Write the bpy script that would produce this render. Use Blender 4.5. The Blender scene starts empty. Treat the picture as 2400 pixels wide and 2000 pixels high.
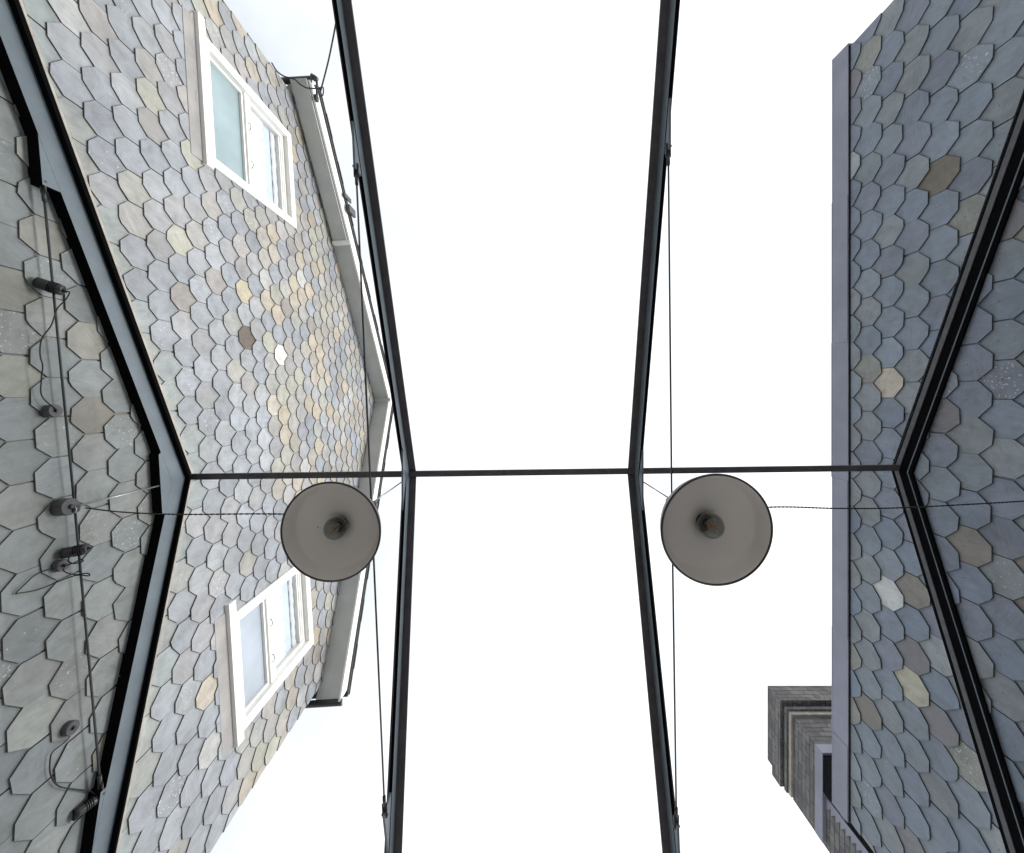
import bpy, math, random
from mathutils import Vector, Matrix
random.seed(7)
R = math.radians
scene = bpy.context.scene
COL = scene.collection

# ------------------------------------------------------------ camera (1.5 m above the paving, looking straight up)
Z0 = 1.5                    # all heights h below are metres above the lens
F, CX, CY = 900.0, 1205.0, 920.0
cd = bpy.data.cameras.new('camera'); cam = bpy.data.objects.new('camera', cd); COL.objects.link(cam)
cam.location = (0, 0, Z0); cam.rotation_euler = (math.pi, 0, 0)
cd.sensor_width = 36; cd.lens = 36*F/2400; cd.shift_x = -(CX-1200)/2400; cd.shift_y = (CY-1000)/2400
cd.clip_start = .02; cd.clip_end = 2000
scene.camera = cam

# ------------------------------------------------------------ world, sun, exposure
SUN_D = Vector((.80, -.06, .25)).normalized()     # towards the sun
el = math.asin(SUN_D.z); az = math.atan2(SUN_D.x, SUN_D.y)
w = bpy.data.worlds.new('World'); scene.world = w; w.use_nodes = True
nt = w.node_tree; N = nt.nodes; Lk = nt.links; N.clear()
out = N.new('ShaderNodeOutputWorld'); bg = N.new('ShaderNodeBackground'); bg.inputs[1].default_value = .12
sky = N.new('ShaderNodeTexSky'); sky.sky_type = 'NISHITA'; sky.sun_disc = False
sky.sun_elevation = el; sky.sun_rotation = az
tc = N.new('ShaderNodeTexCoord')
nz = N.new('ShaderNodeTexNoise'); nz.inputs['Scale'].default_value = 1.7; nz.inputs['Detail'].default_value = 6
nz.inputs['Roughness'].default_value = .5
sep = N.new('ShaderNodeSeparateXYZ')
ad = N.new('ShaderNodeMath'); ad.operation = 'MULTIPLY_ADD'; ad.inputs[1].default_value = .85   # more broken cloud to the west
rp = N.new('ShaderNodeValToRGB'); rp.color_ramp.elements[0].position = .08; rp.color_ramp.elements[1].position = .40
rp.color_ramp.elements[0].color = (.56,.57,.60,1)
mx = N.new('ShaderNodeMix'); mx.data_type = 'RGBA'
mx.inputs['B'].default_value = (9.6, 9.75, 10.0, 1)
Lk.new(tc.outputs['Generated'], nz.inputs['Vector']); Lk.new(tc.outputs['Generated'], sep.inputs[0])
Lk.new(sep.outputs['X'], ad.inputs[0]); Lk.new(nz.outputs['Fac'], ad.inputs[2]); Lk.new(ad.outputs[0], rp.inputs[0])
Lk.new(rp.outputs[0], mx.inputs['Factor']); Lk.new(sky.outputs[0], mx.inputs['A'])
Lk.new(mx.outputs['Result'], bg.inputs[0]); Lk.new(bg.outputs[0], out.inputs[0])

sd = bpy.data.lights.new('sun', 'SUN'); sun = bpy.data.objects.new('sun', sd); COL.objects.link(sun)
sd.energy = 3.1; sd.angle = R(24); sd.color = (1, .965, .91)
sun.rotation_euler = SUN_D.to_track_quat('Z', 'Y').to_euler(); sun.location = (6, -3, 14)
scene.view_settings.view_transform = 'Standard'; scene.view_settings.look = 'None'
scene.view_settings.exposure = .35; scene.view_settings.gamma = 1
scene.render.engine = 'CYCLES'

# ------------------------------------------------------------ materials
def base(name, col=(.5,.5,.5), rough=.5, metal=0.0, spec=.5):
    m = bpy.data.materials.new(name); m.use_nodes = True
    b = m.node_tree.nodes['Principled BSDF']
    b.inputs['Base Color'].default_value = (*col, 1); b.inputs['Roughness'].default_value = rough
    b.inputs['Metallic'].default_value = metal; b.inputs['Specular IOR Level'].default_value = spec
    return m, m.node_tree, b
def node(t, typ, **kw):
    n = t.nodes.new(typ)
    for k, v in kw.items():
        if k in n.inputs: n.inputs[k].default_value = v
        else: setattr(n, k, v)
    return n
def mixc(t, fac, a, b, mode='MIX'):
    n = t.nodes.new('ShaderNodeMix'); n.data_type = 'RGBA'; n.blend_type = mode
    for s, v in (('Factor', fac), ('A', a), ('B', b)):
        if hasattr(v, 'is_output'): t.links.new(v, n.inputs[s])
        else: n.inputs[s].default_value = v if s == 'Factor' else (*v, 1)
    return n.outputs['Result']
def ramp(t, src, *stops):
    n = t.nodes.new('ShaderNodeValToRGB'); t.links.new(src, n.inputs[0]); e = n.color_ramp.elements
    e[0].position, e[0].color = stops[0][0], (*[stops[0][1]]*3, 1); e[1].position, e[1].color = stops[-1][0], (*[stops[-1][1]]*3, 1)
    for p, v in stops[1:-1]: k = e.new(p); k.color = (v, v, v, 1)
    return n.outputs[0]
def weathered(name, col, rough, amt=.25, scale=6, metal=0.0, bump=.0, col2=None, spec=.5):
    """paint / metal / board with uneven tone, fine grain and uneven gloss"""
    m, t, b = base(name, col, rough, metal, spec)
    co = node(t, 'ShaderNodeTexCoord'); n1 = node(t, 'ShaderNodeTexNoise', Scale=scale, Detail=8.0, Roughness=.6)
    t.links.new(co.outputs['Object'], n1.inputs['Vector'])
    d = col2 or tuple(c*(1-amt) for c in col)
    t.links.new(mixc(t, ramp(t, n1.outputs['Fac'], (.35, 0), (.65, 1)), d, col), b.inputs['Base Color'])
    n2 = node(t, 'ShaderNodeTexNoise', Scale=scale*9, Detail=4.0); t.links.new(co.outputs['Object'], n2.inputs['Vector'])
    r = t.nodes.new('ShaderNodeMapRange'); r.inputs['To Min'].default_value = max(.02, rough-.12); r.inputs['To Max'].default_value = min(1, rough+.15)
    t.links.new(n2.outputs['Fac'], r.inputs[0]); t.links.new(r.outputs[0], b.inputs['Roughness'])
    if bump:
        bp = node(t, 'ShaderNodeBump', Strength=bump, Distance=.004); t.links.new(n2.outputs['Fac'], bp.inputs['Height'])
        t.links.new(bp.outputs[0], b.inputs['Normal'])
    return m

def slate_mat(name):
    m, t, b = base(name, rough=.55)
    at = node(t, 'ShaderNodeAttribute', attribute_name='slate'); uv = node(t, 'ShaderNodeUVMap', uv_map='uv')
    n1 = node(t, 'ShaderNodeTexNoise', Scale=7.0, Detail=7.0, Roughness=.62, Distortion=.6); t.links.new(uv.outputs[0], n1.inputs['Vector'])
    mp = node(t, 'ShaderNodeMapping'); mp.inputs['Scale'].default_value = (5, 32, 1); t.links.new(uv.outputs[0], mp.inputs[0])
    n2 = node(t, 'ShaderNodeTexNoise', Scale=1.0, Detail=5.0, Roughness=.6, Distortion=.8); t.links.new(mp.outputs[0], n2.inputs['Vector'])
    c = mixc(t, 1.0, at.outputs['Color'], ramp(t, n1.outputs['Fac'], (.28, .72), (.5, 1.0), (.75, 1.22)), 'MULTIPLY')
    c = mixc(t, .30, c, ramp(t, n2.outputs['Fac'], (.3, .7), (.55, 1.0), (.75, 1.3)), 'MULTIPLY')
    oc = node(t, 'ShaderNodeTexCoord'); n5 = node(t, 'ShaderNodeTexNoise', Scale=1.3, Detail=5.0, Roughness=.6); t.links.new(oc.outputs['Object'], n5.inputs['Vector'])
    c = mixc(t, 1.0, c, ramp(t, n5.outputs['Fac'], (.30, .86), (.70, 1.10)), 'MULTIPLY')
    mp6 = node(t, 'ShaderNodeMapping'); mp6.inputs['Scale'].default_value = (1, 3.2, .45); t.links.new(oc.outputs['Object'], mp6.inputs[0])
    n6 = node(t, 'ShaderNodeTexNoise', Scale=1.6, Detail=6.0, Roughness=.65); t.links.new(mp6.outputs[0], n6.inputs['Vector'])
    c = mixc(t, ramp(t, n6.outputs['Fac'], (.46, 0), (.70, .55)), c, mixc(t, 1.0, c, (.80, .79, .72), 'MULTIPLY'))   # run-off stains down the wall
    # rust / clay bloom
    n4 = node(t, 'ShaderNodeTexNoise', Scale=4.0, Detail=5.0, Roughness=.7); mp4 = node(t, 'ShaderNodeMapping')
    mp4.inputs['Location'].default_value = (13, 7, 3); t.links.new(uv.outputs[0], mp4.inputs[0]); t.links.new(mp4.outputs[0], n4.inputs['Vector'])
    c = mixc(t, ramp(t, n4.outputs['Fac'], (.60, 0), (.78, .45)), c, (.27, .22, .165))
    # pale quartz specks: only where the slate is speckled (alpha carries how much)
    n3 = node(t, 'ShaderNodeTexNoise', Scale=42.0, Detail=3.0, Roughness=.55); t.links.new(uv.outputs[0], n3.inputs['Vector'])
    a = node(t, 'ShaderNodeMath', operation='MULTIPLY_ADD'); a.inputs[1].default_value = .13
    t.links.new(at.outputs['Alpha'], a.inputs[0]); t.links.new(n3.outputs['Fac'], a.inputs[2])
    c = mixc(t, ramp(t, a.outputs[0], (.735, 0), (.775, .8)), c, (.62, .62, .60))
    t.links.new(c, b.inputs['Base Color'])
    t.links.new(ramp(t, n1.outputs['Fac'], (.3, .42), (.7, .68)), b.inputs['Roughness'])
    sm = node(t, 'ShaderNodeMath', operation='ADD'); t.links.new(n1.outputs['Fac'], sm.inputs[0]); t.links.new(n2.outputs['Fac'], sm.inputs[1])
    bp = node(t, 'ShaderNodeBump', Strength=.55, Distance=.008); t.links.new(sm.outputs[0], bp.inputs['Height']); t.links.new(bp.outputs[0], b.inputs['Normal'])
    return m

def brick_mat():
    m, t, b = base('old_brick', rough=.85)
    uv = node(t, 'ShaderNodeUVMap', uv_map='uv')
    br = node(t, 'ShaderNodeTexBrick', Scale=1.0); br.inputs['Brick Width'].default_value = .225; br.inputs['Row Height'].default_value = .075
    br.inputs['Mortar Size'].default_value = .007; br.inputs['Mortar Smooth'].default_value = .3; br.inputs['Bias'].default_value = -.1
    br.inputs['Color1'].default_value = (.12, .115, .12, 1); br.inputs['Color2'].default_value = (.20, .19, .185, 1)
    br.inputs['Mortar'].default_value = (.065, .06, .06, 1)
    t.links.new(uv.outputs[0], br.inputs['Vector'])
    n1 = node(t, 'ShaderNodeTexNoise', Scale=5.0, Detail=8.0, Roughness=.7, Distortion=1.2); t.links.new(uv.outputs[0], n1.inputs['Vector'])
    c = mixc(t, ramp(t, n1.outputs['Fac'], (.54, 0), (.72, .6)), mixc(t, ramp(t, n1.outputs['Fac'], (.30, .75), (.46, 0)), br.outputs['Color'], (.045, .043, .045)), (.36, .33, .26))
    t.links.new(c, b.inputs['Base Color'])
    bp = node(t, 'ShaderNodeBump', Strength=.6, Distance=.01); bp.invert = True; t.links.new(br.outputs['Fac'], bp.inputs['Height']); t.links.new(bp.outputs[0], b.inputs['Normal'])
    return m

def clear_glass(name, tint, strength=1.0):
    m = bpy.data.materials.new(name); m.use_nodes = True; t = m.node_tree; t.nodes.clear()
    o = node(t, 'ShaderNodeOutputMaterial'); tr = node(t, 'ShaderNodeBsdfTransparent'); tr.inputs[0].default_value = (*tint, 1)
    gl = node(t, 'ShaderNodeBsdfGlossy', Roughness=.02)
    lw = node(t, 'ShaderNodeLayerWeight', Blend=.5); pw = node(t, 'ShaderNodeMath', operation='POWER'); pw.inputs[1].default_value = 4.5
    ma = node(t, 'ShaderNodeMath', operation='MULTIPLY_ADD'); ma.inputs[1].default_value = .9*strength; ma.inputs[2].default_value = .025*strength
    t.links.new(lw.outputs['Facing'], pw.inputs[0]); t.links.new(pw.outputs[0], ma.inputs[0])
    ms = node(t, 'ShaderNodeMixShader'); t.links.new(ma.outputs[0], ms.inputs[0]); t.links.new(tr.outputs[0], ms.inputs[1]); t.links.new(gl.outputs[0], ms.inputs[2])
    t.links.new(ms.outputs[0], o.inputs[0])
    return m

M = {}
M['slate'] = slate_mat('slate')
M['slate_edge'] = weathered('slate_edge', (.06, .055, .052), .9, .4, 20)
M['wall_back'] = weathered('wall_back', (.03, .03, .03), .95, .3, 5)
M['brick'] = brick_mat()
M['steel'] = weathered('dark_steel_paint', (.135, .17, .20), .38, .2, 5, spec=.5)
M['black'] = weathered('black_paint', (.0035, .0035, .0045), .85, .3, 8, spec=.04)
M['purlin'] = weathered('brown_black_paint', (.085, .076, .084), .5, .3, 8)
M['slate_edge_pale'] = weathered('slate_edge_weathered', (.115, .105, .10), .9, .4, 20)
M['rod'] = weathered('rod_steel', (.05, .052, .058), .4, .2, 20, metal=.3)
M['bright'] = weathered('bright_steel', (.42, .45, .48), .3, .15, 20, metal=.8)
M['white'] = weathered('white_paint', (.80, .79, .76), .45, .08, 5, bump=.08)
M['soffit'] = weathered('soffit_paint', (.50, .51, .50), .6, .12, 4, bump=.08)
M['lead'] = weathered('lead_sheet', (.26, .265, .335), .55, .18, 2.2, metal=.0, bump=.15)
M['apron'] = weathered('lead_apron', (.31, .295, .29), .6, .25, 4, bump=.15)
M['trim'] = weathered('pale_flashing', (.50, .46, .40), .6, .35, 9, bump=.1)
M['greytrim'] = weathered('grey_trim', (.085, .085, .095), .5, .35, 14)
M['rooftile'] = weathered('roof_covering', (.06, .062, .065), .8, .3, 10, bump=.3)
M['plastic'] = weathered('black_plastic', (.02, .021, .023), .35, .2, 15)
M['pod'] = weathered('grey_plastic', (.075, .073, .08), .5, .2, 30)
M['cable'] = weathered('cable_rubber', (.018, .016, .015), .6, .2, 30)
M['brass'] = weathered('brass', (.55, .33, .08), .35, .3, 30, metal=.9)
M['shade_in'] = weathered('enamel_inside', (.66, .62, .585), .42, .07, 3, bump=.04)
M['shade_out'] = weathered('enamel_outside', (.05, .042, .04), .35, .2, 6)
M['filament'] = weathered('filament_wire', (.85, .42, .12), .4, .1, 30, metal=.3)
M['roofglass'] = clear_glass('roof_glass', (.975, .985, .985), .8)
M['smoke'] = clear_glass('smoked_glass', (.62, .65, .63), 2.6)
M['winglass'] = clear_glass('window_glass', (.95, .96, .97), .35)
M['room'] = weathered('room_wall', (.35, .38, .42), .9, .1, 3)
M['curtain'] = weathered('white_curtain', (.88, .88, .89), .9, .06, 5)
M['blind'] = weathered('grey_blind', (.56, .62, .69), .8, .1, 5)

def frosted(name, col):
    m, t, b = base(name, col, .28)
    co = node(t, 'ShaderNodeTexCoord'); n = node(t, 'ShaderNodeTexNoise', Scale=2.2, Detail=5.0); t.links.new(co.outputs['Object'], n.inputs['Vector'])
    t.links.new(mixc(t, ramp(t, n.outputs['Fac'], (.3, 0), (.7, 1)), tuple(c*.86 for c in col), tuple(min(1, c*1.08) for c in col)), b.inputs['Base Color'])
    n2 = node(t, 'ShaderNodeTexNoise', Scale=90.0); t.links.new(co.outputs['Object'], n2.inputs['Vector'])
    bp = node(t, 'ShaderNodeBump', Strength=.15, Distance=.002); t.links.new(n2.outputs['Fac'], bp.inputs['Height']); t.links.new(bp.outputs[0], b.inputs['Normal'])
    return m
M['frost_teal'] = frosted('frosted_teal_glass', (.25, .325, .35))
M['frost_grey'] = frosted('frosted_grey_glass', (.33, .37, .43))

def paving():
    m, t, b = base('paving', rough=.85)
    co = node(t, 'ShaderNodeTexCoord'); br = node(t, 'ShaderNodeTexBrick', Scale=1.0)
    br.inputs['Brick Width'].default_value = .6; br.inputs['Row Height'].default_value = .4; br.inputs['Mortar Size'].default_value = .006
    br.inputs['Color1'].default_value = (.42, .405, .385, 1); br.inputs['Color2'].default_value = (.50, .485, .46, 1); br.inputs['Mortar'].default_value = (.07, .07, .065, 1)
    t.links.new(co.outputs['Object'], br.inputs['Vector'])
    n = node(t, 'ShaderNodeTexNoise', Scale=3.0, Detail=8.0); t.links.new(co.outputs['Object'], n.inputs['Vector'])
    t.links.new(mixc(t, 1.0, br.outputs['Color'], ramp(t, n.outputs['Fac'], (.3, .75), (.7, 1.2)), 'MULTIPLY'), b.inputs['Base Color'])
    return m
M['paving'] = paving()

# ------------------------------------------------------------ mesh helpers (world coordinates, z = h + Z0)
def empty(name, loc, label=None, cat=None, group=None):
    o = bpy.data.objects.new(name, None); COL.objects.link(o); o.location = loc; o.empty_display_size = .2
    tag(o, label, cat, group); return o
def tag(o, label=None, cat=None, group=None, kind=None):
    if label: o['label'] = label
    if cat: o['category'] = cat
    if group: o['group'] = group
    if kind: o['kind'] = kind
    return o
def wpos(o):
    v = Vector((0, 0, 0))
    while o is not None: v += Vector(o.location); o = o.parent
    return v
class MB:
    def __init__(s): s.v = []; s.f = []; s.m = []; s.uv = []; s.c = []; s.smooth = []
    def face(s, pts, mi=0, uv=None, col=None, smooth=False):
        n = len(s.v); s.v += [Vector(p) for p in pts]; s.f.append(list(range(n, n+len(pts)))); s.m.append(mi)
        s.uv.append(uv); s.c.append(col); s.smooth.append(smooth)
    def idx(s, verts, faces, mi=0, smooth=False):
        n = len(s.v); s.v += [Vector(p) for p in verts]
        for f in faces: s.f.append([n+i for i in f]); s.m.append(mi); s.uv.append(None); s.c.append(None); s.smooth.append(smooth)
    def hexa(s, q, mi=0):     # q: 8 corners, bottom ring then top ring
        s.idx(q, [(0,3,2,1),(4,5,6,7),(0,1,5,4),(1,2,6,5),(2,3,7,6),(3,0,4,7)], mi)
    def box(s, x0, x1, y0, y1, h0, h1, mi=0):
        a, b = h0+Z0, h1+Z0
        s.hexa([(x0,y0,a),(x1,y0,a),(x1,y1,a),(x0,y1,a),(x0,y0,b),(x1,y0,b),(x1,y1,b),(x0,y1,b)], mi)
    def tube(s, pts, r, seg=10, mi=0, caps=True, twist=0):
        pts = [Vector(p) for p in pts]; rs = r if isinstance(r, (list, tuple)) else [r]*len(pts)
        V = []; Fc = []; prev = None
        for i, p in enumerate(pts):
            d = (pts[min(i+1, len(pts)-1)] - pts[max(i-1, 0)]).normalized()
            if prev is None:
                a = Vector((0,0,1)) if abs(d.z) < .9 else Vector((1,0,0)); u = d.cross(a).normalized()
            else: u = (prev - d*prev.dot(d)).normalized()
            prev = u; vv = d.cross(u)
            for k in range(seg):
                an = 2*math.pi*k/seg; V.append(p + (u*math.cos(an)+vv*math.sin(an))*rs[i])
        for i in range(len(pts)-1):
            for k in range(seg):
                a = i*seg+k; b = i*seg+(k+1) % seg; Fc.append((a, b, b+seg, a+seg))
        s.idx(V, Fc, mi, True)
        if caps:
            n0 = len(s.v)-len(V); last = (len(pts)-1)*seg
            for ring in (list(range(seg))[::-1], [last+k for k in range(seg)]):
                s.f.append([n0+k for k in ring]); s.m.append(mi); s.uv.append(None); s.c.append(None); s.smooth.append(False)
    def lathe(s, prof, loc=(0,0,0), seg=64, mi=0, smooth=True):   # prof: (radius, z)
        V = []; Fc = []; L = Vector(loc)
        for r, z in prof:
            for k in range(seg):
                a = 2*math.pi*k/seg; V.append(L+Vector((r*math.cos(a), r*math.sin(a), z)))
        for i in range(len(prof)-1):
            for k in range(seg):
                a = i*seg+k; b = i*seg+(k+1) % seg; Fc.append((a, b, b+seg, a+seg))
        s.idx(V, Fc, mi, smooth)
    def build(s, name, mats, parent=None, loc=None, bevel=0):
        if not isinstance(mats, (list, tuple)): mats = [mats]
        org = wpos(parent) if parent is not None else Vector(loc or (0,0,0))
        me = bpy.data.meshes.new(name); me.from_pydata([tuple(v-org) for v in s.v], [], s.f)
        for m in mats: me.materials.append(M[m])
        me.polygons.foreach_set('material_index', s.m); me.polygons.foreach_set('use_smooth', s.smooth)
        if any(u is not None for u in s.uv):
            ul = me.uv_layers.new(name='uv')
            for p, u in zip(me.polygons, s.uv):
                if u:
                    for li, c in zip(p.loop_indices, u): ul.data[li].uv = c
        if any(c is not None for c in s.c):
            ca = me.color_attributes.new('slate', 'FLOAT_COLOR', 'CORNER')
            for p, c in zip(me.polygons, s.c):
                for li in p.loop_indices: ca.data[li].color = c or (.1,.1,.1,0)
        me.update()
        o = bpy.data.objects.new(name, me); COL.objects.link(o)
        if parent is not None: o.parent = parent
        else: o.location = org
        if bevel:
            md = o.modifiers.new('bevel', 'BEVEL'); md.width = bevel; md.segments = 2; md.limit_method = 'ANGLE'; md.angle_limit = R(40)
        return o

def catmull(pts, n=10):
    P_ = [Vector(p) for p in pts]; P_ = [P_[0]*2-P_[1]]+P_+[P_[-1]*2-P_[-2]]; o = []
    for i in range(1, len(P_)-2):
        a, b, c, d = P_[i-1:i+3]
        for k in range(n):
            t = k/n; o.append(.5*((2*b)+(c-a)*t+(2*a-5*b+4*c-d)*t*t+(3*b-a-3*c+d)*t**3))
    o.append(P_[-2]); return o
def clip(poly, n, d):          # keep points with n.p <= d
    res = []
    for i in range(len(poly)):
        a, b = poly[i], poly[(i+1) % len(poly)]
        da = n[0]*a[0]+n[1]*a[1]-d; db = n[0]*b[0]+n[1]*b[1]-d
        if da <= 0: res.append(a)
        if (da < 0 < db) or (db < 0 < da):
            t = da/(da-db); res.append((a[0]+(b[0]-a[0])*t, a[1]+(b[1]-a[1])*t))
    return res if len(res) > 2 else []
def area(p): return abs(sum(p[i][0]*p[(i+1) % len(p)][1]-p[(i+1) % len(p)][0]*p[i][1] for i in range(len(p))))/2
def minus(poly, rects):
    polys = [poly]
    for (u0, u1, v0, v1) in rects:
        nxt = []
        for p in polys:
            us = [q[0] for q in p]; vs = [q[1] for q in p]
            if max(us) <= u0 or min(us) >= u1 or max(vs) <= v0 or min(vs) >= v1: nxt.append(p); continue
            nxt.append(clip(p, (1,0), u0)); nxt.append(clip(p, (-1,0), -u1))
            mid = clip(clip(p, (-1,0), -u0), (1,0), u1)
            if mid: nxt.append(clip(mid, (0,1), v0)); nxt.append(clip(mid, (0,-1), -v1))
        polys = [q for q in nxt if q and area(q) > 1e-6]
    return polys

def slate_field(P, limits, rects, wd, ex, flat, cut, u_ph, v_ph, u_rng, v_rng, colour, nails=None, seed=1):
    """P(u, v, out) -> point; overlapping cut-corner slates, clipped to a convex outline and to openings"""
    rnd = random.Random(seed); mb = MB(); L = 2*ex+.03; tk = .0125; th = .0115
    k0 = math.floor((v_rng[0]-v_ph)/ex)-2; k1 = math.ceil((v_rng[1]-v_ph)/ex)+1
    for k in range(k0, k1):
        v0 = v_ph+k*ex; off = u_ph + (wd/2 if k % 2 else 0)
        i0 = math.floor((u_rng[0]-off)/wd)-1; i1 = math.ceil((u_rng[1]-off)/wd)+1
        for i in range(i0, i1):
            uc = off+i*wd+rnd.gauss(0, .003); vc = v0+rnd.gauss(0, .005)
            g = .0025+abs(rnd.gauss(0, .0022)); J = lambda s=.004: rnd.gauss(0, s)
            hw = wd/2-g; b2 = flat/2+J(.007)
            pts = [(-b2+J(.004), J()), (b2+J(.004), J()), (hw, cut+J(.006)), (hw, L), (-hw, L), (-hw, cut+J(.006))]
            if rnd.random() < .22:       # a knocked corner
                ch = .012+rnd.random()*.02; p1, p2 = pts[1], pts[2]
                pts[1:2] = [(p1[0]-ch, p1[1]+J(.002)), (p1[0]+ch*.5, p1[1]+ch*.7)]
            rot = rnd.gauss(0, .010); cr, sr = math.cos(rot), math.sin(rot)
            loc = [(x*cr-y*sr, x*sr+y*cr) for x, y in pts]
            poly = [(uc+x, vc+y) for x, y in loc]
            for n, d in limits:
                if poly: poly = clip(poly, n, d)
            if not poly: continue
            col = colour(rnd, uc, vc); tilt = rnd.gauss(0, .012); lift = rnd.random()*.0015
            ang = rnd.random()*6.28 if rnd.random() < .4 else rnd.gauss(1.57, .35)
            ox, oy = rnd.random()*90, rnd.random()*90; ca_, sa_ = math.cos(ang), math.sin(ang)
            for pc in minus(poly, rects):
                if area(pc) < 2e-5: continue
                o = lambda q: tk*(L-(q[1]-vc))/ex + tilt*(q[0]-uc)*.45 + lift
                fr = [P(q[0], q[1], o(q)+th) for q in pc]; bk = [P(q[0], q[1], o(q)) for q in pc]
                uv = [((q[0]-uc)*ca_-(q[1]-vc)*sa_+ox, (q[0]-uc)*sa_+(q[1]-vc)*ca_+oy) for q in pc]
                mb.face(fr, 0, uv, col)
                for j in range(len(pc)):
                    j2 = (j+1) % len(pc)
                    mb.face([bk[j], bk[j2], fr[j2], fr[j]], 1)
                if nails and nails(uc, vc) and area(pc) > .08:
                    q = (uc+rnd.gauss(0, .01), vc+ex*.80+rnd.gauss(0, .01)); r = .0045
                    mb.face([P(q[0]+r*math.cos(a*.785), q[1]+r*math.sin(a*.785), o(q)+th+.0015) for a in range(8)], 1)
    return mb

# ------------------------------------------------------------ ground
g = MB(); g.face([(-60,-60,0),(60,-60,0),(60,60,0),(-60,60,0)]); tag(g.build('ground', 'paving'), kind='structure')

# ------------------------------------------------------------ left house: gable wall, slightly skew to the yard
def wallx(y): return -3.43+.062*y
YA, YB = -5.0, 4.70
AP = (.20, 9.36)                       # gable apex (y, h)
EA, EB = 6.43, 6.22                    # eaves heights at the two corners
LN = Vector((1, -.062, 0)).normalized()
def PL(u, v, o): return Vector((wallx(u), u, v+Z0)) + LN*o
house = empty('slate_house', (wallx(0)-2, -.15, 0), 'grey slate hung gable house with two white windows and a pale verge', 'house', 'slate clad houses either side of the yard')
W1 = (-4.20, -2.665, 4.50, 6.26); W2 = (2.555, 3.93, 4.42, 6.01)
holes = [W1, W2]
def limit(y0, h0, y1, h1):
    nx, ny = -(h1-h0), (y1-y0)
    if ny < 0: nx, ny = -nx, -ny
    return ((nx, ny), nx*y0+ny*h0)
lims = [((-1,0), -YA), ((1,0), YB), ((0,-1), Z0), limit(YA, EA, *AP), limit(*AP, YB, EB)]
PAL = [(.295,.305,.325), (.275,.287,.308), (.32,.328,.338), (.265,.275,.295), (.305,.30,.305)]
def pick(rnd, pal, warm):
    c = list(rnd.choice(pal)); z = rnd.random()
    t_ = None; k = .35+.65*rnd.random()
    if z < .022: t_ = [.43,.43,.43]
    elif z < .032+.20*warm: t_ = [.40,.345,.275]
    elif z < .06+.36*warm: t_ = [.355,.35,.30]
    elif z < .10+.50*warm: t_ = [.345,.325,.315]
    elif z < .125+.52*warm: t_ = [.26,.235,.225]
    if t_: c = [a+(b-a)*k for a, b in zip(c, t_)]
    else: c = [c[0]*.965, c[1]*.985, c[2]*1.03]
    s = 1+rnd.gauss(0, .06)
    return [max(.04, x*s) for x in c]
def roof_h(y): return 4.0-.33*abs(y-.845)
def colL(rnd, u, v):
    warm = min(1, max(0, (v-4.4)/3.0))
    if -3.2 < u < 1.6 and v > 5.2: warm = 1.25
    if (u < -4.1 and v > 4.3) or (u > 3.9 and v > 4.2): warm = max(warm, 1.3)
    c = pick(rnd, PAL, warm)
    k_ = .87 if v > roof_h(u) else .86  # slates below the glass toned down for shade, then tinted greenish
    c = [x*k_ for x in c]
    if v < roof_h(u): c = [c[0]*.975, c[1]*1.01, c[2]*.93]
    if abs(u+1.29) < .12 and abs(v-4.80) < .1: c = [.36,.32,.235]
    if abs(u+.69) < .13 and abs(v-4.80) < .1: c = [.10,.075,.06]
    if abs(u+.55) < .12 and abs(v-5.50) < .1: c = [.62,.58,.54]
    sp = rnd.random()**2*(1.0 if rnd.random() < .28 else .2)
    return (*c, sp)
bk = MB()
for pc in minus([(YA+.01, -Z0), (YB-.01, -Z0), (YB-.01, EB), AP, (YA+.01, EA)], holes): bk.face([PL(q[0], q[1], 0) for q in pc])
# body behind the gable
bx = 5.0
for (ya, ha, yb, hb) in ((YA, EA, *AP), (*AP, YB, EB)): pass
A = [PL(YA+.01, -Z0, -.02), PL(YB-.01, -Z0, -.02), PL(YB-.01, EB, -.02), PL(*AP, -.02), PL(YA+.01, EA, -.02)]
B = [p+Vector((-bx, 0, 0)) for p in A]
for i in (0, 1, 2, 3, 4):
    if i in (2, 3): continue
    j = (i+1) % 5; bk.face([A[i], A[j], B[j], B[i]])
bk.face(B)
bk.build('wall', 'wall_back', house)
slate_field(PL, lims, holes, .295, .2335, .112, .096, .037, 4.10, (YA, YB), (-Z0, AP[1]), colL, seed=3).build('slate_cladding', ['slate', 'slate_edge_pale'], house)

def strip_y(mb, P, y0, y1, h0, h1, o0, o1, mi=0):     # box on a wall: along y, between heights, between offsets from the wall
    mb.hexa([P(y0,h0,o0), P(y1,h0,o0), P(y1,h0,o1), P(y0,h0,o1), P(y0,h1,o0), P(y1,h1,o0), P(y1,h1,o1), P(y0,h1,o1)], mi)

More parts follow.
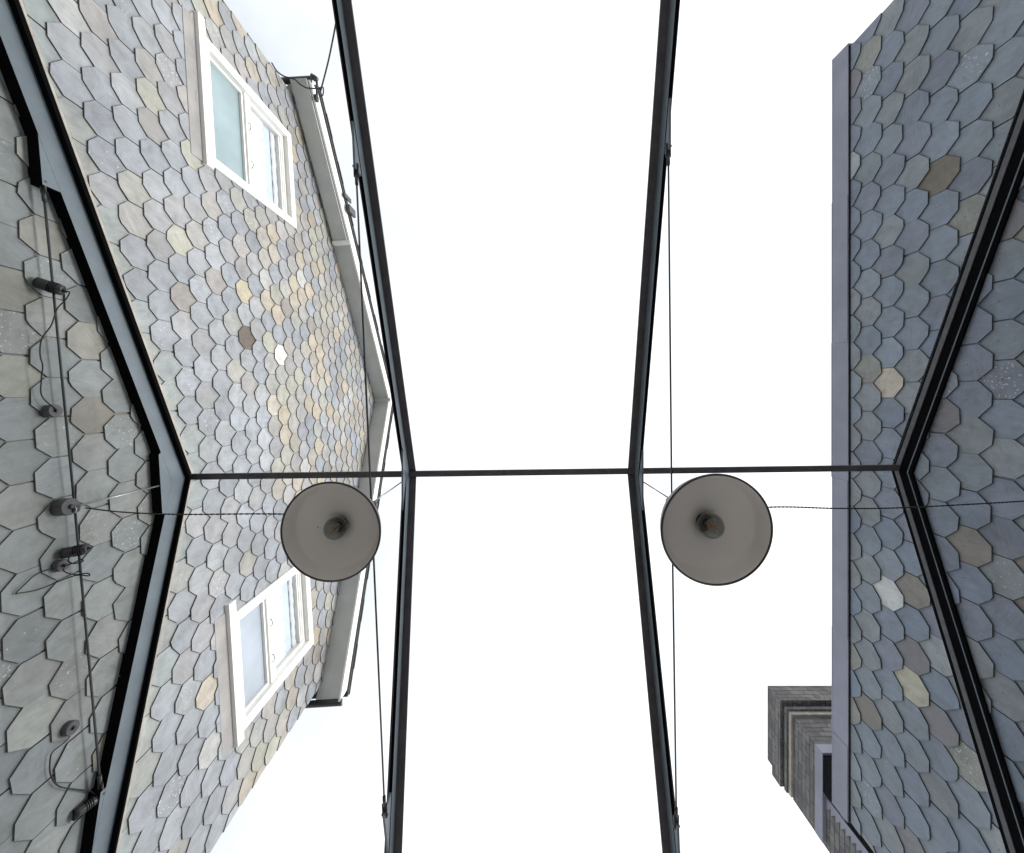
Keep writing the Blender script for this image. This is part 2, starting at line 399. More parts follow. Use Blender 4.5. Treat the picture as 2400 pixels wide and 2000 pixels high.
def window(parent, Wn, tr, lower, label):
    y0, y1, h0, h1 = Wn
    wo = empty('window', PL(y0, h0, 0)-wpos(parent)); wo.parent = parent; wo['label'] = label
    fw = .115
    f = MB()
    strip_y(f, PL, y0, y1, h1-fw, h1, -.14, .055); strip_y(f, PL, y0, y1, h0, h0+.07, -.14, .055)
    strip_y(f, PL, y0, y0+fw, h0+.07, h1-fw, -.14, .055); strip_y(f, PL, y1-fw, y1, h0+.07, h1-fw, -.14, .055)
    f.build('frame', 'white', wo, bevel=.004)
    t = MB(); strip_y(t, PL, y0+fw, y1-fw, tr-.045, tr+.055, -.12, .012); t.build('transom', 'white', wo, bevel=.004)
    # sashes
    for (a, b, nm) in ((h0+.07, tr-.045, 'lower_sash'), (tr+.055, h1-fw, 'upper_sash')):
        s = MB(); q = .035 if nm == 'lower_sash' else .045
        ya, yb = y0+fw, y1-fw
        strip_y(s, PL, ya, yb, b-q, b, -.13, -.012); strip_y(s, PL, ya, yb, a, a+q, -.13, -.012)
        strip_y(s, PL, ya, ya+q, a+q, b-q, -.13, -.012); strip_y(s, PL, yb-q, yb, a+q, b-q, -.13, -.012)
        if nm == 'upper_sash':
            strip_y(s, PL, ya+q, yb-q, b-q-.03, b-q, -.12, -.022); strip_y(s, PL, ya+q, yb-q, b-q-.055, b-q-.03, -.12, -.034)
        s.build(nm, 'white', wo, bevel=.003)
        p = MB(); strip_y(p, PL, ya+q, yb-q, a+q, b-q-(.055 if nm == 'upper_sash' else 0), -.056, -.048)
        p.build('pane', 'winglass' if nm == 'upper_sash' else lower, wo)
    for yy in (.36, .70):
        hb = MB(); yc = y0+(y1-y0)*yy
        pts = [PL(yc+.05*math.cos(a), tr+.005, .012+.028*math.sin(a)) for a in [math.pi*i/10 for i in range(11)]]
        hb.tube(pts, .005, 8); hb.build('handle', 'greytrim', wo)
    # curtain and room behind the upper light
    n = 60; ya, yb = y0+fw, y1-fw; H_ = h1-fw-tr
    for (za, zb, ph) in ((tr, tr+H_*.56, 0), (tr+H_*.74, h1-.08, 2)):
        c = MB()
        for i in range(n):
            a, b = i/n, (i+1)/n
            o = lambda z: -.085+.004*math.sin(z*46+ph)+.002*math.sin(z*19+1)
            c.face([PL(ya+(yb-ya)*a, za, o(a)), PL(ya+(yb-ya)*b, za, o(b)), PL(ya+(yb-ya)*b, zb, o(b)-.01), PL(ya+(yb-ya)*a, zb, o(a)-.01)], 0, smooth=True)
        co = c.build('curtain', 'curtain', wo); sd_ = co.modifiers.new('thick', 'SOLIDIFY'); sd_.thickness = .003
    c = MB(); strip_y(c, PL, ya, yb, tr+H_*.42, h1-.08, -.105, -.098); c.build('blind', 'blind', wo)
    r = MB(); strip_y(r, PL, y0, y1, h0, h1, -.30, -.28); 
    for (a, b, c0, c1) in ((y0-.02, y0, h0, h1), (y1, y1+.02, h0, h1), (y0, y1, h0-.02, h0), (y0, y1, h1, h1+.02)): strip_y(r, PL, a, b, c0, c1, -.28, -.01)
    r.build('room_lining', 'blind', wo)
    s = MB(); strip_y(s, PL, y0-.165, y1+.06, h0-.108, h0-.001, -.02, .082); so = s.build('sill', 'white', wo, bevel=.006)
    a = MB(); strip_y(a, PL, y0-.08, y1+.03, h0-.27, h0-.108, .0, .038); a.build('apron', 'apron', wo, bevel=.003)
    return wo
window(house, W1, 5.27, 'frost_teal', 'white window with a teal frosted lower pane and a curtained upper pane')
window(house, W2, 5.08, 'frost_grey', 'white window with a grey blue lower pane behind the round lamp')

# verge: soffit, bargeboard and roof covering, following the gable slopes
def slope_box(mb, ya, ha, yb, hb, o0, o1, d0, d1, mi=0):
    mb.hexa([PL(ya,ha+d0,o0), PL(yb,hb+d0,o0), PL(yb,hb+d0,o1), PL(ya,ha+d0,o1), PL(ya,ha+d1,o0), PL(yb,hb+d1,o0), PL(yb,hb+d1,o1), PL(ya,ha+d1,o1)], mi)
sA = (AP[1]-EA)/(AP[0]-YA); sB = (AP[1]-EB)/(YB-AP[0])
yA2, yB2 = YA-.13, YB+.20; hA2, hB2 = EA-.13*sA, EB-.20*sB
sf = MB()
for (ya, ha) in ((yA2, hA2), (yB2, hB2)):
    slope_box(sf, ya, ha, AP[0], AP[1], -.02, .35, 0, .03)
slope_box(sf, AP[0]-.05, AP[1]-.05*sA, AP[0]+.05, AP[1]-.05*sB, .0, .41, -.012, .0)
sf.build('soffit', 'soffit', house, bevel=.003)
sb = MB(); yM = -2.95; hM = EA+(yM-YA)*sA
slope_box(sb, yA2, hA2, yM, hM, .07, .34, -.07, -.002); sb.build('boxed_soffit', 'soffit', house, bevel=.004)
cp = MB(); slope_box(cp, yM, hM, yM+.05, hM+.05*sA, .05, .40, -.09, .16); cp.build('soffit_end_cap', 'white', house, bevel=.003)
bb = MB()
for (ya, ha) in ((yA2, hA2), (yB2, hB2)):
    slope_box(bb, ya, ha, AP[0], AP[1], .352, .385, -.03, .22)
bb.build('bargeboard', 'white', house, bevel=.003)
rf = MB()
for (ya, ha) in ((yA2-.08, hA2-.08*sA), (yB2+.08, hB2-.08*sB)):
    slope_box(rf, ya, ha, AP[0], AP[1], -5.2, .41, .225, .27)
    n = 17
    for i in range(n):          # slate courses at the verge
        a, b = i/n, (i+1)/n; y_0, y_1 = ya+(AP[0]-ya)*a, ya+(AP[0]-ya)*b; h_0, h_1 = ha+(AP[1]-ha)*a, ha+(AP[1]-ha)*b
        slope_box(rf, y_0, h_0, y_1, h_1, -5.2, .425+.008*(i % 2), .272, .285+.004*(i % 3))
roof = rf.build('roof', 'rooftile', house)
for (yy, hh) in ((yA2-.035, hA2+.015), (yB2+.035, hB2+.015)):
    gt = MB()
    pr = [(.055*math.cos(a), .055*math.sin(a)) for a in [math.pi+math.pi*i/10 for i in range(11)]]
    p0, p1 = PL(yy, hh, .40), PL(yy, hh, -5)
    for i in range(10):
        (a, b), (c_, d_) = pr[i], pr[i+1]
        gt.face([p0+Vector((0,a,b)), p1+Vector((0,a,b)), p1+Vector((0,c_,d_)), p0+Vector((0,c_,d_))], smooth=True)
    gt.face([p0+Vector((0,a,b)) for a, b in pr])
    gt.build('gutter', 'plastic', house)
br_ = MB()      # small iron brackets standing at the verge edge
br_.tube(catmull([PL(-5.22,6.36,.38), PL(-5.19,6.40,.45), PL(-5.10,6.40,.46), PL(-4.98,6.40,.45), PL(-4.88,6.42,.44)]), [.045]*12+[.018]*29, 8); strip_y(br_, PL, -4.93, -4.85, 6.38, 6.46, .40, .45)
br_.build('gutter_bracket', 'plastic', house)
vb = MB()
strip_y(vb, PL, -3.78, -3.70, 7.30, 7.58, .42, .45); strip_y(vb, PL, -3.60, -3.46, 7.40, 7.68, .43, .48)
vb.build('roof_hook', 'rod', house)
# cable looping round the verge corner and off over the glass roof
def at(px, py, h): return Vector(((px-CX)/F*h, (py-CY)/F*h, h+Z0))
cb = MB()
cb.tube(catmull([at(637,148,6.25), at(650,168,6.15), at(668,180,6.15), at(690,186,6.15), at(705,199,6.15), at(722,207,6.2), at(746,208,6.2), at(752,213,6.2)]), .011, 8)
cb.tube(catmull([at(746,208,6.2), at(757,205,6.2), at(757,222,6.2), at(750,226,6.2)]), .010, 8)
cb.tube(catmull([at(752,212,6.2), at(768,150,6.0), at(777,108,5.8), at(787,55,5.6), at(800,-30,5.3), at(812,-300,5.0)]), .012, 8)
tag(cb.build('overhead_cable', 'cable', loc=at(752,212,6.2)), 'thin black cable looping round the gutter corner and up past the steel rafter', 'cable')

# ------------------------------------------------------------ right house: shaded wall with lead coping
XR = 4.0; RA, RB = -4.10, 5.07; HS, HC = 4.54, 4.765
def PR(u, v, o): return Vector((XR-o, u, v+Z0))
right = empty('slate_house', (XR+2.5, .5, 0), 'shaded blue grey slate clad house with a smooth lilac grey lead coping', 'house', 'slate clad houses either side of the yard')
limr = [((-1,0), -RA), ((1,0), RB), ((0,-1), Z0), ((0,1), HS+.02)]
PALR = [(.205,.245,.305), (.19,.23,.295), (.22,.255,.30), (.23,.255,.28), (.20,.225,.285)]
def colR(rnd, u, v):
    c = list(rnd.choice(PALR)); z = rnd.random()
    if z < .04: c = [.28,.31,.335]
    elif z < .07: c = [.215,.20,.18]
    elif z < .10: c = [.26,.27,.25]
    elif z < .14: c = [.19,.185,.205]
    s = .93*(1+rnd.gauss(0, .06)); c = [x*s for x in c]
    if abs(u+2.03) < .12 and abs(v-3.43) < .1: c = [.17,.145,.115]
    if abs(u+.104) < .12 and abs(v-3.91) < .1: c = [.46,.41,.35]
    if abs(u-2.136) < .12 and abs(v-3.91) < .1: c = [.55,.56,.57]
    if abs(u-2.936) < .12 and abs(v-3.667) < .1: c = [.40,.385,.31]
    sp = rnd.random()**2*(1.0 if rnd.random() < .14 else .15)
    return (*c, sp)
def nailed(u, v):
    d = roof_h(u)-v
    return -.05 < d < .75
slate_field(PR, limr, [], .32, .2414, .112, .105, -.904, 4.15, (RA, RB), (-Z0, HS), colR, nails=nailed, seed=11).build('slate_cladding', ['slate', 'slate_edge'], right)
b = MB(); b.box(XR+.002, XR+5, RA+.01, RB-.01, -Z0, HC-.03); b.build('wall', 'wall_back', right)
ld = MB(); seams = [RA-.03, -2.35, -.62, 1.05, 2.9, 4.2, RB+.02]
rs = random.Random(5)
for i in range(len(seams)-1):
    a, c = seams[i], seams[i+1]; k = .006*(i % 2); dz = rs.gauss(0, .006)
    strip_y(ld, PR, a, c+(.02 if i < 5 else 0), HS+.0015*(i % 2), HC+dz, -.02, .052+k)
    strip_y(ld, PR, a, c, HC-.005+dz, HC+.012+dz, -.45, .052+k+.002)
ld.build('lead_coping', 'lead', right, bevel=.003)
dk = MB(); strip_y(dk, PR, RA, RB, HS-.011, HS-.002, -.02, .043); dk.build('drip_edge', 'black', right)
ck = MB(); strip_y(ck, PR, RB-.005, 5.352, -Z0, HC+.02, -.30, -.124); ck.build('corner_gap_shade', 'black', right)  # black box paints the dark of the recessed gap at the corner

# ------------------------------------------------------------ brick chimney beyond the right wall
CHX, CY0, CY1 = 4.33, 5.04, 6.32
ch = empty('brick_chimney', (CHX+.6, 5.7, 0), 'old dark brick chimney stack with corbelled top above the lead coping', 'chimney')
def brick_box(mb, x0, x1, y0, y1, h0, h1):
    a, b_ = h0+Z0, h1+Z0
    def q(pts, uvs): mb.face(pts, 0, uvs)
    q([(x0,y1,a),(x0,y0,a),(x0,y0,b_),(x0,y1,b_)], [(y1,a),(y0,a),(y0,b_),(y1,b_)])
    q([(x0,y0,a),(x1,y0,a),(x1,y0,b_),(x0,y0,b_)], [(x0,a),(x1,a),(x1,b_),(x0,b_)])
    q([(x1,y0,a),(x1,y1,a),(x1,y1,b_),(x1,y0,b_)], [(y0,a),(y1,a),(y1,b_),(y0,b_)])
    q([(x1,y1,a),(x0,y1,a),(x0,y1,b_),(x1,y1,b_)], [(x1,a),(x0,a),(x0,b_),(x1,b_)])
    q([(x0,y0,a),(x0,y1,a),(x1,y1,a),(x1,y0,a)], [(y0,x0),(y1,x0),(y1,x1),(y0,x1)])
    q([(x0,y0,b_),(x1,y0,b_),(x1,y1,b_),(x0,y1,b_)], [(x0,y0),(x1,y0),(x1,y1),(x0,y1)])
s = MB(); brick_box(s, CHX, CHX+1.0, CY0, CY1, 5.21, 5.96); s.build('shaft', 'brick', ch)
s = MB(); brick_box(s, 4.13, CHX+1.03, 5.29, 5.95, -Z0, 5.078); s.build('base', 'brick', ch)
s = MB(); brick_box(s, 4.30, CHX+1.03, 5.00, 6.29, 5.961, 6.018); s.build('stone_band', 'trim', ch)
for (x0, y0, y1, h0, h1) in ((4.272, 4.965, 6.28, 6.019, 6.075), (4.30, 4.99, 6.25, 6.0755, 6.104), (4.23, 4.895, 6.27, 6.105, 6.30), (4.2295, 4.8945, 6.125, 6.3005, 6.41)):
    s = MB(); brick_box(s, x0, CHX+1+(CHX-x0), y0, y1, h0, h1); s.build('corbel', 'brick', ch)
for yy in (CY0+.3, CY0+.85):
    s = MB(); s.lathe([(.10,0),(.10,.02),(.085,.05),(.08,.28),(.10,.30),(.10,.34),(.07,.34),(.07,.05)], (CHX+.5, yy, 6.41+Z0), 24); s.build('chimney_pot', 'brick', ch)
s = MB(); s.box(4.08, CHX+.9, 4.77, 5.965, 5.08, 5.208); s.build('lead_collar', 'lead', ch, bevel=.004)
s = MB(); s.box(4.086, CHX+.8, 4.80, 5.286, 4.83, 5.079); s.build('collar_shade_block', 'black', ch)  # black block paints in the shade beneath the collar
s = MB(); n = 16; xx = 4.128                     # stepped lead flashing down the base
for i in range(n):
    h1 = 5.075-i*.075; y0 = 5.355; yt = y0+.16
    q = [(xx-.004, y0), (xx+.0015, y0)]
    prs = [(y0, h1-.0748), (yt-.085, h1-.0748), (yt, h1), (y0, h1)]
    A_ = [Vector((xx-.005, y, h+Z0)) for y, h in prs]; B_ = [Vector((xx+.0015, y, h+Z0)) for y, h in prs]
    s.idx(A_+B_, [(0,1,2,3), (7,6,5,4), (0,4,5,1), (1,5,6,2), (2,6,7,3), (3,7,4,0)])
s.build('stepped_flashing', 'lead', ch)

# ------------------------------------------------------------ glass canopy
YRI = .845
can = empty('glass_canopy', (0, YRI, 0), 'pitched glass roof on dark steel rafters with thin tie rods over the yard', 'canopy')
YE = (-4.6, 5.4)
def leg_bar(mb, x0, x1, ye, sx0, sx1, d0, d1, mi=0, yr=YRI):
    """bar following the roof pitch from ridge (x0) to eave (x1); section sx0..sx1 sideways, d0..d1 from the glass plane"""
    h0, h1 = 4.0, roof_h(ye)
    q = []
    for (x, y, h) in ((x0, yr, h0), (x1, ye, h1)):
        q.append([Vector((x+sx0, y, h+d0+Z0)), Vector((x+sx1, y, h+d0+Z0)), Vector((x+sx1, y, h+d1+Z0)), Vector((x+sx0, y, h+d1+Z0))])
    a, b_ = q
    mb.hexa([a[0], a[1], b_[1], b_[0], a[3], a[2], b_[2], b_[3]], mi)
def xat(x0, x1, ye, y): return x0+(x1-x0)*(y-YRI)/(ye-YRI)
def gusset(mb, x0, x1, ye, yt, s_, drop, t0, t1, wb):
    """triangular plate under the web, deepest at yt, running out towards the eave"""
    ylo = yt+(.36 if ye > 0 else -.36)
    hb = lambda y: roof_h(y)+wb
    pr = [(ylo, hb(ylo)), (yt, hb(yt)), (yt, drop)] 
    for sgn in (0,):
        L_ = [Vector((xat(x0, x1, ye, y)+t0, y, h+Z0)) for y, h in pr]; R_ = [Vector((xat(x0, x1, ye, y)+t1, y, h+Z0)) for y, h in pr]
        mb.idx(L_+R_, [(0,1,2), (5,4,3), (0,3,4,1), (1,4,5,2), (2,5,3,0)])
# (ridge x, eave x up, eave x down, tie tip y up, tip h, node (x,h), tip y down, tip h)
def lin(xr, y, x): return lambda ye: xr+(x-xr)*(ye-YRI)/(y-YRI)
mid = [
  dict(r=-1.078, u=lin(-1.078, -2.84, -1.238)(YE[0]), d=lin(-1.078, 3.68, -.955)(YE[1]), tu=(-1.67, 2.885), nd=(-1.073, .835, 2.885), td=(3.16, 2.90)),
  dict(r=1.240, u=lin(1.240, -2.84, 1.118)(YE[0]), d=lin(1.240, 3.68, 1.243)(YE[1]), tu=(-1.81, 2.87), nd=(1.225, .835, 2.985), td=(3.29, 2.94)),
]
def rods(parent, tipu, nd, tipd, top, r=.0075):
    t = MB(); t.tube([tipu, nd], r, 8); t.tube([nd, tipd], r, 8)
    o = t.build('tie_rod', 'rod', parent)
    h_ = MB(); h_.tube([nd, top], .007, 8); h_.build('hanger_rod', 'bright', parent)
    for tip, dr in ((tipu, (nd-tipu).normalized()), (tipd, (nd-tipd).normalized())):
        fk = MB(); sx = Vector((1,0,0))
        for s_ in (-1, 1): fk.tube([tip+sx*.014*s_-dr*.05, tip+sx*.014*s_+dr*.05], .007, 6)
        fk.tube([tip+dr*.04, tip+dr*.11], .013, 8); fk.tube([tip-sx*.024-dr*.03, tip+sx*.024-dr*.03], .009, 8)
        fk.build('fork_end', 'rod', o)
    nb = MB(); nb.tube([nd+Vector((-.03,0,-.01)), nd+Vector((.03,0,-.01))], .024, 14)
    nb.lathe([(.026,-.03),(.032,-.03),(.032,.012),(.026,.012),(.026,-.03)], nd+Vector((.02*(1 if nd.x < 0 else -1), .008, -.02)), 20); nb.build('ring_node', 'rod', o)
    rg_ = MB(); rg_.tube([nd+Vector((.025*(1 if nd.x < 0 else -1)+.026*math.cos(a), .012+.026*math.sin(a), -.035)) for a in [2*math.pi*i/24 for i in range(25)]], .005, 6, caps=False); rg_.build('ring', 'bright', o)
for q in mid:
    for side in (0, 1):
        ye = YE[side]; x0, x1 = q['r'], q['u' if side == 0 else 'd']
        wb = MB(); leg_bar(wb, x0, x1, ye, -.007, .007, -.195, -.05)
        ty, th_ = q['tu' if side == 0 else 'td']
        ra = wb.build('rafter', 'steel', can, bevel=.002)
        fl = MB(); leg_bar(fl, x0, x1, ye, -.07, .07, -.05, -.032); fl.build('flange', 'purlin', ra, bevel=.002)
        gs = MB(); leg_bar(gs, x0, x1, ye, -.045, .045, -.031, -.008); gs.build('gasket', 'black', ra)
        cpb = MB(); leg_bar(cpb, x0, x1, ye, -.04, .04, .009, .03); cpb.build('glazing_cap', 'steel', ra)
        lp = MB()
        for s_ in (-1, 1): leg_bar(lp, x0, x1, ye, -.012, .012, -.201, -.1955) if s_ < 0 else None
        lp.build('bottom_lip', 'black', ra)
        gu = MB(); gusset(gu, x0, x1, ye, ty, side, th_-.03, -.0085, .0085, -.197); gu.build('gusset', 'steel', ra)
    xr = q['r']
    rg = MB(); pr = [(YRI-.30, 4-.099-.197), (YRI, 4-.197), (YRI+.30, 4-.099-.197), (YRI+.28, 3.70), (YRI-.28, 3.70)]
    L_ = [Vector((xr-.0085, y, h+Z0)) for y, h in pr]; R_ = [Vector((xr+.0085, y, h+Z0)) for y, h in pr]
    rg.idx(L_+R_, [(0,1,2,3,4), (9,8,7,6,5)]+[(i, i+5, (i+1) % 5+5, (i+1) % 5) for i in range(5)]); rg.build('ridge_plate', 'steel', can)
    nd = Vector((q['nd'][0], q['nd'][1], q['nd'][2]+Z0))
    tu = Vector((xat(q['r'], q['u'], YE[0], q['tu'][0]), q['tu'][0], q['tu'][1]+Z0)); td = Vector((xat(q['r'], q['d'], YE[1], q['td'][0]), q['td'][0], q['td'][1]+Z0))
    q['N'] = nd
    rods(can, tu, nd, td, Vector((xr, .86, 3.71+Z0)))
# rafter along the left wall; black underside and paler side paint in the shading
def wl(y, o): return wallx(y)+o
for side in (0, 1):
    ye = YE[side]; x0, x1 = wl(YRI, 0), wl(ye, 0)
    wb = MB(); leg_bar(wb, x0, x1, ye, .010, .122, -.345, -.20); ra = wb.build('rafter', ['black', 'steel'], can)
    for p in ra.data.polygons:
        if abs(p.normal.x) > .9 and p.center.x-wallx(p.center.y+YRI) > .06: p.material_index = 1  # yard-facing side in the lit tone, other faces keep the shaded black
    fl = MB(); leg_bar(fl, x0, x1, ye, .035, .165, -.1995, -.18); fl.build('flange', 'black', ra, bevel=.002)
    gs = MB(); leg_bar(gs, x0, x1, ye, .035, .056, -.179, -.042); gs.build('gasket', 'black', ra)
    ty, th_ = ((-1.50, 2.79), (3.02, 2.92))[side]
    gu = MB(); gusset(gu, x0, x1, ye, ty, side, th_-.02, .012, .1215, -.346); go = gu.build('gusset', ['black', 'steel'], ra)
    for p in go.data.polygons:
        if abs(p.normal.x) > .9 and p.center.x-wallx(p.center.y+YRI) > .06: p.material_index = 1  # gusset coloured lit and shaded like the rafter
pr = [(YRI-.29, 4-.095-.347), (YRI, 4-.347), (YRI+.29, 4-.095-.347), (YRI+.27, 3.535), (YRI-.27, 3.535)]
rg = MB(); L_ = [Vector((wl(y, .012), y, h+Z0)) for y, h in pr]; R_ = [Vector((wl(y, .1225), y, h+Z0)) for y, h in pr]
rg.idx(L_, [(0,1,2,3,4)], 0); rg.idx(R_, [(4,3,2,1,0)], 1)
rg.idx(L_+R_, [(i, i+5, (i+1) % 5+5, (i+1) % 5) for i in range(5)], 0); rg.build('ridge_plate', ['black', 'steel'], can)  # plate edges painted black for shade, yard side in the lit tone
ndL = Vector((-3.296, .858, 2.88+Z0))
rods(can, Vector((wl(-1.5,.10), -1.5, 2.79+Z0)), ndL, Vector((wl(3.02,.10), 3.02, 2.92+Z0)), Vector((wl(.86,.11), .86, 3.58+Z0)), r=.0075)
# pale flashing upstand on the left wall above the glass
for side in (0, 1):
    ye = YE[side]
    t = MB(); leg_bar(t, wl(YRI,0), wl(ye,0), ye, .0, .046, -.036, -.008); t.build('wall_flashing', 'trim', can, bevel=.002)
    t = MB(); leg_bar(t, wl(YRI,0), wl(ye,0), ye, .030, .068, -.088, -.078); t.build('glazing_bar', 'bright', can)
# rafter along the right wall: stacked trims
YR2 = .80
for side in (0, 1):
    ye = YE[side]; x0 = x1 = XR-.034
    r_ = MB(); leg_bar(r_, x0, x1, ye, -.026, .0, -.150, -.0685, yr=YR2); ra = r_.build('rafter', 'black', can)
    t = MB(); leg_bar(t, x0, x1, ye, -.032, .0, -.068, -.022, yr=YR2); t.build('cover_strip', 'greytrim', ra, bevel=.002)
    t = MB(); leg_bar(t, x0, x1, ye, -.026, .0, -.0215, .016, yr=YR2); t.build('gasket', 'black', ra)
    t = MB(); leg_bar(t, x0, x1, ye, -.029, .0, -.1575, -.1505, yr=YR2); t.build('edge_strip', 'steel', ra)
    t = MB(); leg_bar(t, x0, x1, ye, -.022, .0, -.190, -.158, yr=YR2); t.build('lower_gasket', 'black', ra)
# ridge bar
rb = MB(); q = [(wl(YRI,.047), .865), (XR-.06, .772)]
a = Vector((q[0][0], q[0][1], 3.955+Z0)); b_ = Vector((q[1][0], q[1][1], 3.955+Z0))
for (yy, zz, w_, h_) in ((0, 0, .030, .032), (0, .036, .020, .012)):
    rb.hexa([a+Vector((0,-w_,zz-h_)), b_+Vector((0,-w_,zz-h_)), b_+Vector((0,w_,zz-h_)), a+Vector((0,w_,zz-h_)), a+Vector((0,-w_,zz)), b_+Vector((0,-w_,zz)), b_+Vector((0,w_,zz)), a+Vector((0,w_,zz))])
rb.build('ridge_bar', 'purlin', can, bevel=.003)
# six panes
cols = [(wallx, wallx)]
for side in (0, 1):
    ye = YE[side]; k = 'u' if side == 0 else 'd'
    edge = [(wl(YRI,.056), wl(ye,.056)), (mid[0]['r'], mid[0][k]), (mid[1]['r'], mid[1][k]), (XR-.075, XR-.075)]
    yr = YRI+(.012 if side else -.012)
    for i in range(3):
        (a0, a1), (b0, b1) = edge[i], edge[i+1]; g_ = .004; h0, h1 = roof_h(yr), roof_h(ye)
        p = MB(); p.hexa([(a0+g_,yr,h0-.006+Z0), (b0-g_,yr,h0-.006+Z0), (b1-g_,ye,h1-.006+Z0), (a1+g_,ye,h1-.006+Z0), (a0+g_,yr,h0+.006+Z0), (b0-g_,yr,h0+.006+Z0), (b1-g_,ye,h1+.006+Z0), (a1+g_,ye,h1+.006+Z0)])
        p.build('glass_pane', 'roofglass', can)

# ------------------------------------------------------------ pendant lamps
def lamp(loc, tiltv, hang, cord_to, rad, label, sgn):
    L0 = Vector(loc); o = empty('pendant_lamp', L0, label, 'lamp', 'round pendant lamps hung from the tie rods')
    s = rad/.30
    prof_in = [(.300,0),(.296,.008),(.289,.030),(.279,.060),(.268,.083),(.261,.090),(.250,.095),(.18,.112),(.11,.128),(.055,.138),(.052,.150),(.03,.152)]
    sh = MB(); sh.lathe([(r*s, z*s) for r, z in prof_in], L0, 96); so = sh.build('shade', 'shade_in', o)
    oo = MB(); oo.lathe([(r*s, z*s) for r, z in [(.3005,-.003),(.311,-.003),(.312,.004),(.303,.012),(.298,.036),(.290,.067),(.280,.092),(.268,.108),(.250,.116),(.185,.143),(.115,.168),(.07,.185),(.062,.25),(.035,.27),(.0,.27)]], L0, 96)
    oo.lathe([(r*s, z*s) for r, z in [(.3005,-.003),(.2985,.006)]], L0, 96); oo.build('outer_shell', 'shade_out', o)
    sk = MB(); sk.lathe([(r*s, z*s) for r, z in [(.0,.118),(.024,.118),(.026,.114),(.040,.112),(.043,.117),(.043,.20),(.0,.20)]], L0, 32); sk.build('socket', 'plastic', o)
    rn = MB(); rn.lathe([(r*s, z*s) for r, z in [(.029,.1105),(.036,.1105),(.036,.1125),(.029,.1125)]], L0, 32); rn.build('socket_ring', 'pod', o)
    sp_ = MB(); sp_.lathe([(.0001,0),(.004,0),(.004,.002),(.0001,.002)], L0+Vector((-.14*s if sgn > 0 else .205*s, .012, .116*s)), 8); sp_.build('dirt_speck', 'cable', so)
    bl = MB(); R0 = .072; n = 24; pf = [(R0*math.sin(math.pi*i/n), .064-R0*math.cos(math.pi*i/n)) for i in range(n-4)]+[(.026,.128)]
    bl.lathe([(max(r,.0001)*s, z*s) for r, z in pf], L0, 48); bo = bl.build('bulb', 'smoke', o)
    fm = MB()
    for k in range(7):
        a = 2*math.pi*k/7; u = Vector((math.cos(a), math.sin(a), 0))
        fm.tube([L0+u*.010*s+Vector((0,0,.112*s)), L0+u*.024*s+Vector((0,0,.028*s))], .0032, 6)
    for k in range(7):
        a = 2*math.pi*(k+.5)/7; u = Vector((math.cos(a), math.sin(a), 0)); a2 = 2*math.pi*k/7; u2 = Vector((math.cos(a2), math.sin(a2), 0))
        fm.tube([L0+u2*.024*s+Vector((0,0,.028*s)), L0+u*.011*s+Vector((0,0,.108*s))], .0026, 6)
    fm.build('filament', 'filament', bo)
    cm = MB(); top = L0+Vector((0,0,.27*s)); cm.tube([top, hang], .008, 8); cm.build('cord', 'cable', o)
    # twisted flex running off sideways
    fx = MB(); pts = catmull(cord_to, 60)
    for ph in (0, math.pi):
        f2 = []
        for i, p in enumerate(pts):
            an = i*.9+ph; f2.append(p+Vector((0, math.cos(an), math.sin(an)))*.0028)
        fx.tube(f2, .0032, 6)
    fx.build('flex', 'cable', o)
    return o
h1 = 2.30
lamp(at(775,1247,h1), None, mid[0]['N'], [at(775,1247,h1)+Vector((0,0,.28)), at(640,1205,2.66), at(420,1206,2.80), at(290,1201,2.86), at(200,1191,2.87)], .290, 'left of two round brown grey pendant lamps, overlapping the slate wall and window', 1)
h2 = 2.13
lamp(at(1680,1242,h2), None, mid[1]['N'], [at(1680,1242,h2)+Vector((0,0,.28)), at(1810,1189,2.60), at(1960,1192,2.68), at(2100,1191,2.76), at(2300,1181,2.80), Vector((XR-.03, .80, 2.86+Z0))], .300, 'right of two round grey pendant lamps, larger and seen against white sky', -1)

# ------------------------------------------------------------ wall pods (round junction boxes)
def pod(px, py, r, dep, label):
    X, Y = px-CX, py-CY; h = 3.43*F/(-(X-.062*Y)); y = Y/F*h
    c = PL(y, h, .02); o = empty('junction_pod', c, label, 'junction box', 'round junction boxes on the left slate wall')
    b_ = MB(); b_.tube([c, c+LN*dep*.92, c+LN*dep], [r, r, r*.93], 32); b_.build('body', 'pod', o)
    k = MB(); k.tube([c+LN*(dep+.0005), c+LN*(dep+.016)], [r*.28, r*.22], 14); k.build('cable_gland', 'plastic', o)
    return c+LN*(dep+.012)
pA = pod(101, 965, .046, .075, 'small round grey junction pod on slates, highest of the small ones in the photo')
pB = pod(128, 1190, .062, .10, 'largest round junction pod on the left slates, behind the wire ring')
pC = pod(123, 1327, .042, .065, 'small round junction pod beside the middle spotlight and its looped wire')
pD = pod(146, 1708, .046, .060, 'small round junction pod above the lowest spotlight on the left wall')

def atw(px, py, h):      # like at(), but never closer than 4 cm to the left wall
    X, Y = px-CX, py-CY
    return at(px, py, min(h, 3.38*F/(-(X-.062*Y))))
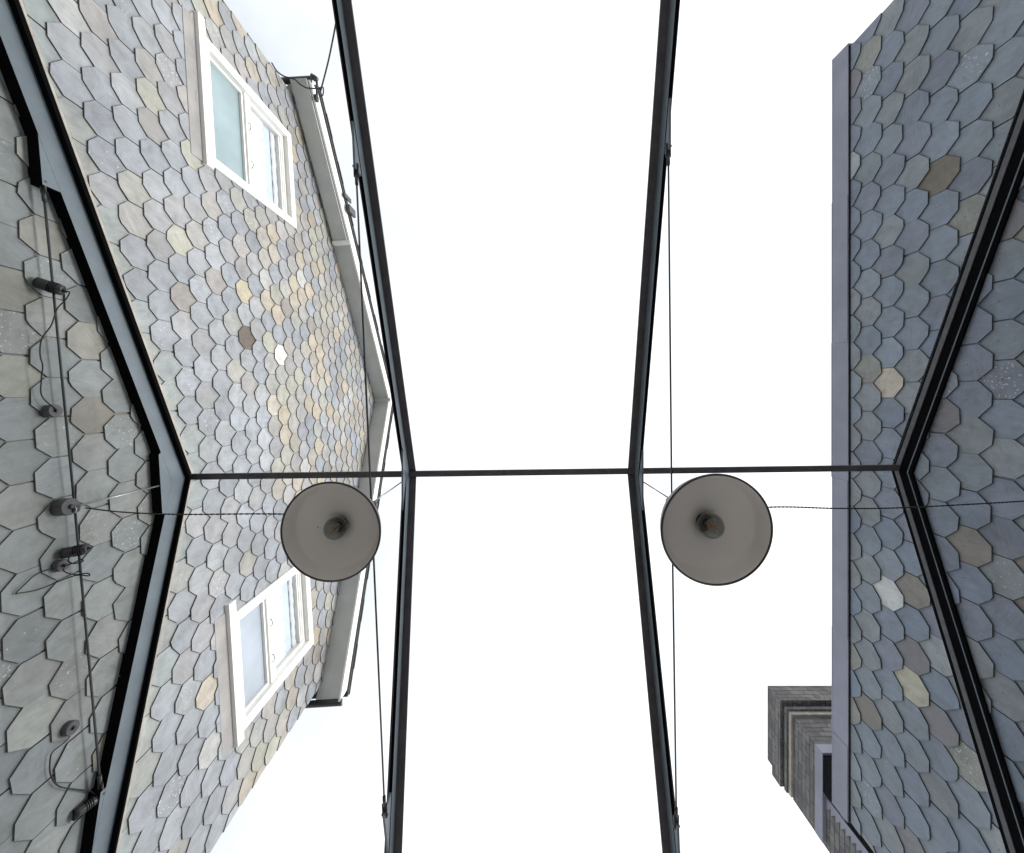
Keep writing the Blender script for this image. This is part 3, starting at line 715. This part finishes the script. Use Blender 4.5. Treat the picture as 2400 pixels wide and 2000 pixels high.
# ------------------------------------------------------------ spotlights clamped on the left tie rod
def spot(a, b_, r, label, wires, gland):
    a, b_ = Vector(a), Vector(b_); d = (b_-a).normalized(); mid_ = (a+b_)/2
    o = empty('spotlight', mid_, label, 'spotlight', 'black spotlights on the left tie rod')
    m_ = MB(); L_ = (b_-a).length
    m_.tube([a+d*.012, a, a+d*.02, b_-d*.02, b_-d*.004, b_], [r*.82, r, r, r, r*.93, r*.6], 32, caps=False)
    m_.tube([b_-d*.001, b_], [r*.6, r*.59], 32); m_.build('body', 'plastic', o)
    ln = MB(); ln.tube([a+d*.016, a+d*.02], [r*.8, r*.8], 32); ln.build('lens', 'pod', o)
    fn = MB()
    for i in range(4): fn.tube([b_-d*(.03+.012*i), b_-d*(.034+.012*i)], [r*1.06]*2, 32)
    fn.build('cooling_fins', 'black', o)
    k = MB(); k.tube([mid_+Vector((0,0,r*.6)), mid_+Vector((0,0,r*1.9))], .012, 10); k.tube([mid_+Vector((0,-.022,r*1.9)), mid_+Vector((0,.022,r*1.9))], .016, 12); k.build('clamp', 'rod', o)
    g_ = MB(); g_.tube([b_, b_+d*.022], [.011, .007], 10); g_.build('cable_gland', gland, o)
    for wv in wires:
        c = MB(); c.tube(catmull(wv), .0042, 8); c.build('cable', 'cable', o)
hs = 2.76
spot(atw(85,662,hs), atw(148,682,2.82), .040, 'black tube spotlight crossing the rod, uppermost of three beside the left wall',
     [[atw(150,683,2.82), atw(163,686,2.82), atw(152,705,2.80), atw(134,724,2.78), atw(120,763,2.75), atw(100,790,2.74), atw(94,815,2.73), atw(95,838,2.72), atw(100,858,2.72), atw(97,890,2.72), atw(99,930,2.73), pA]], 'plastic')
spot(atw(145,1298,2.84), atw(206,1286,2.88), .038, 'black tube spotlight crossing the rod, middle one above the looped wires',
     [[atw(206,1286,2.88), atw(168,1303,2.80), atw(160,1314,2.79), atw(170,1321,2.79), atw(190,1318,2.79), atw(195,1314,2.79), atw(188,1312,2.79), atw(172,1320,2.79), atw(140,1330,2.77), atw(110,1336,2.74), atw(80,1350,2.70), atw(60,1368,2.68), atw(38,1390,2.67), atw(48,1390,2.67), atw(90,1382,2.70), atw(140,1362,2.75), atw(178,1349,2.78), atw(208,1350,2.79), atw(205,1344,2.79), atw(180,1347,2.79), atw(160,1344,2.78), atw(148,1336,2.76), pC]], 'plastic')
spot(atw(172,1912,2.80), atw(226,1873,2.90), .036, 'black tube spotlight angled beside the rafter, lowest one with a brass end',
     [[atw(226,1866,2.90), atw(212,1855,2.89), atw(190,1852,2.86), atw(160,1848,2.82), atw(138,1843,2.80), atw(124,1828,2.79), atw(117,1808,2.79), atw(118,1778,2.79), atw(124,1762,2.79), atw(145,1745,2.79), atw(162,1728,2.79), atw(163,1712,2.80), pD]], 'brass')

for o in list(bpy.data.objects):
    if o.type == 'MESH' and not o.data.polygons: bpy.data.objects.remove(o)
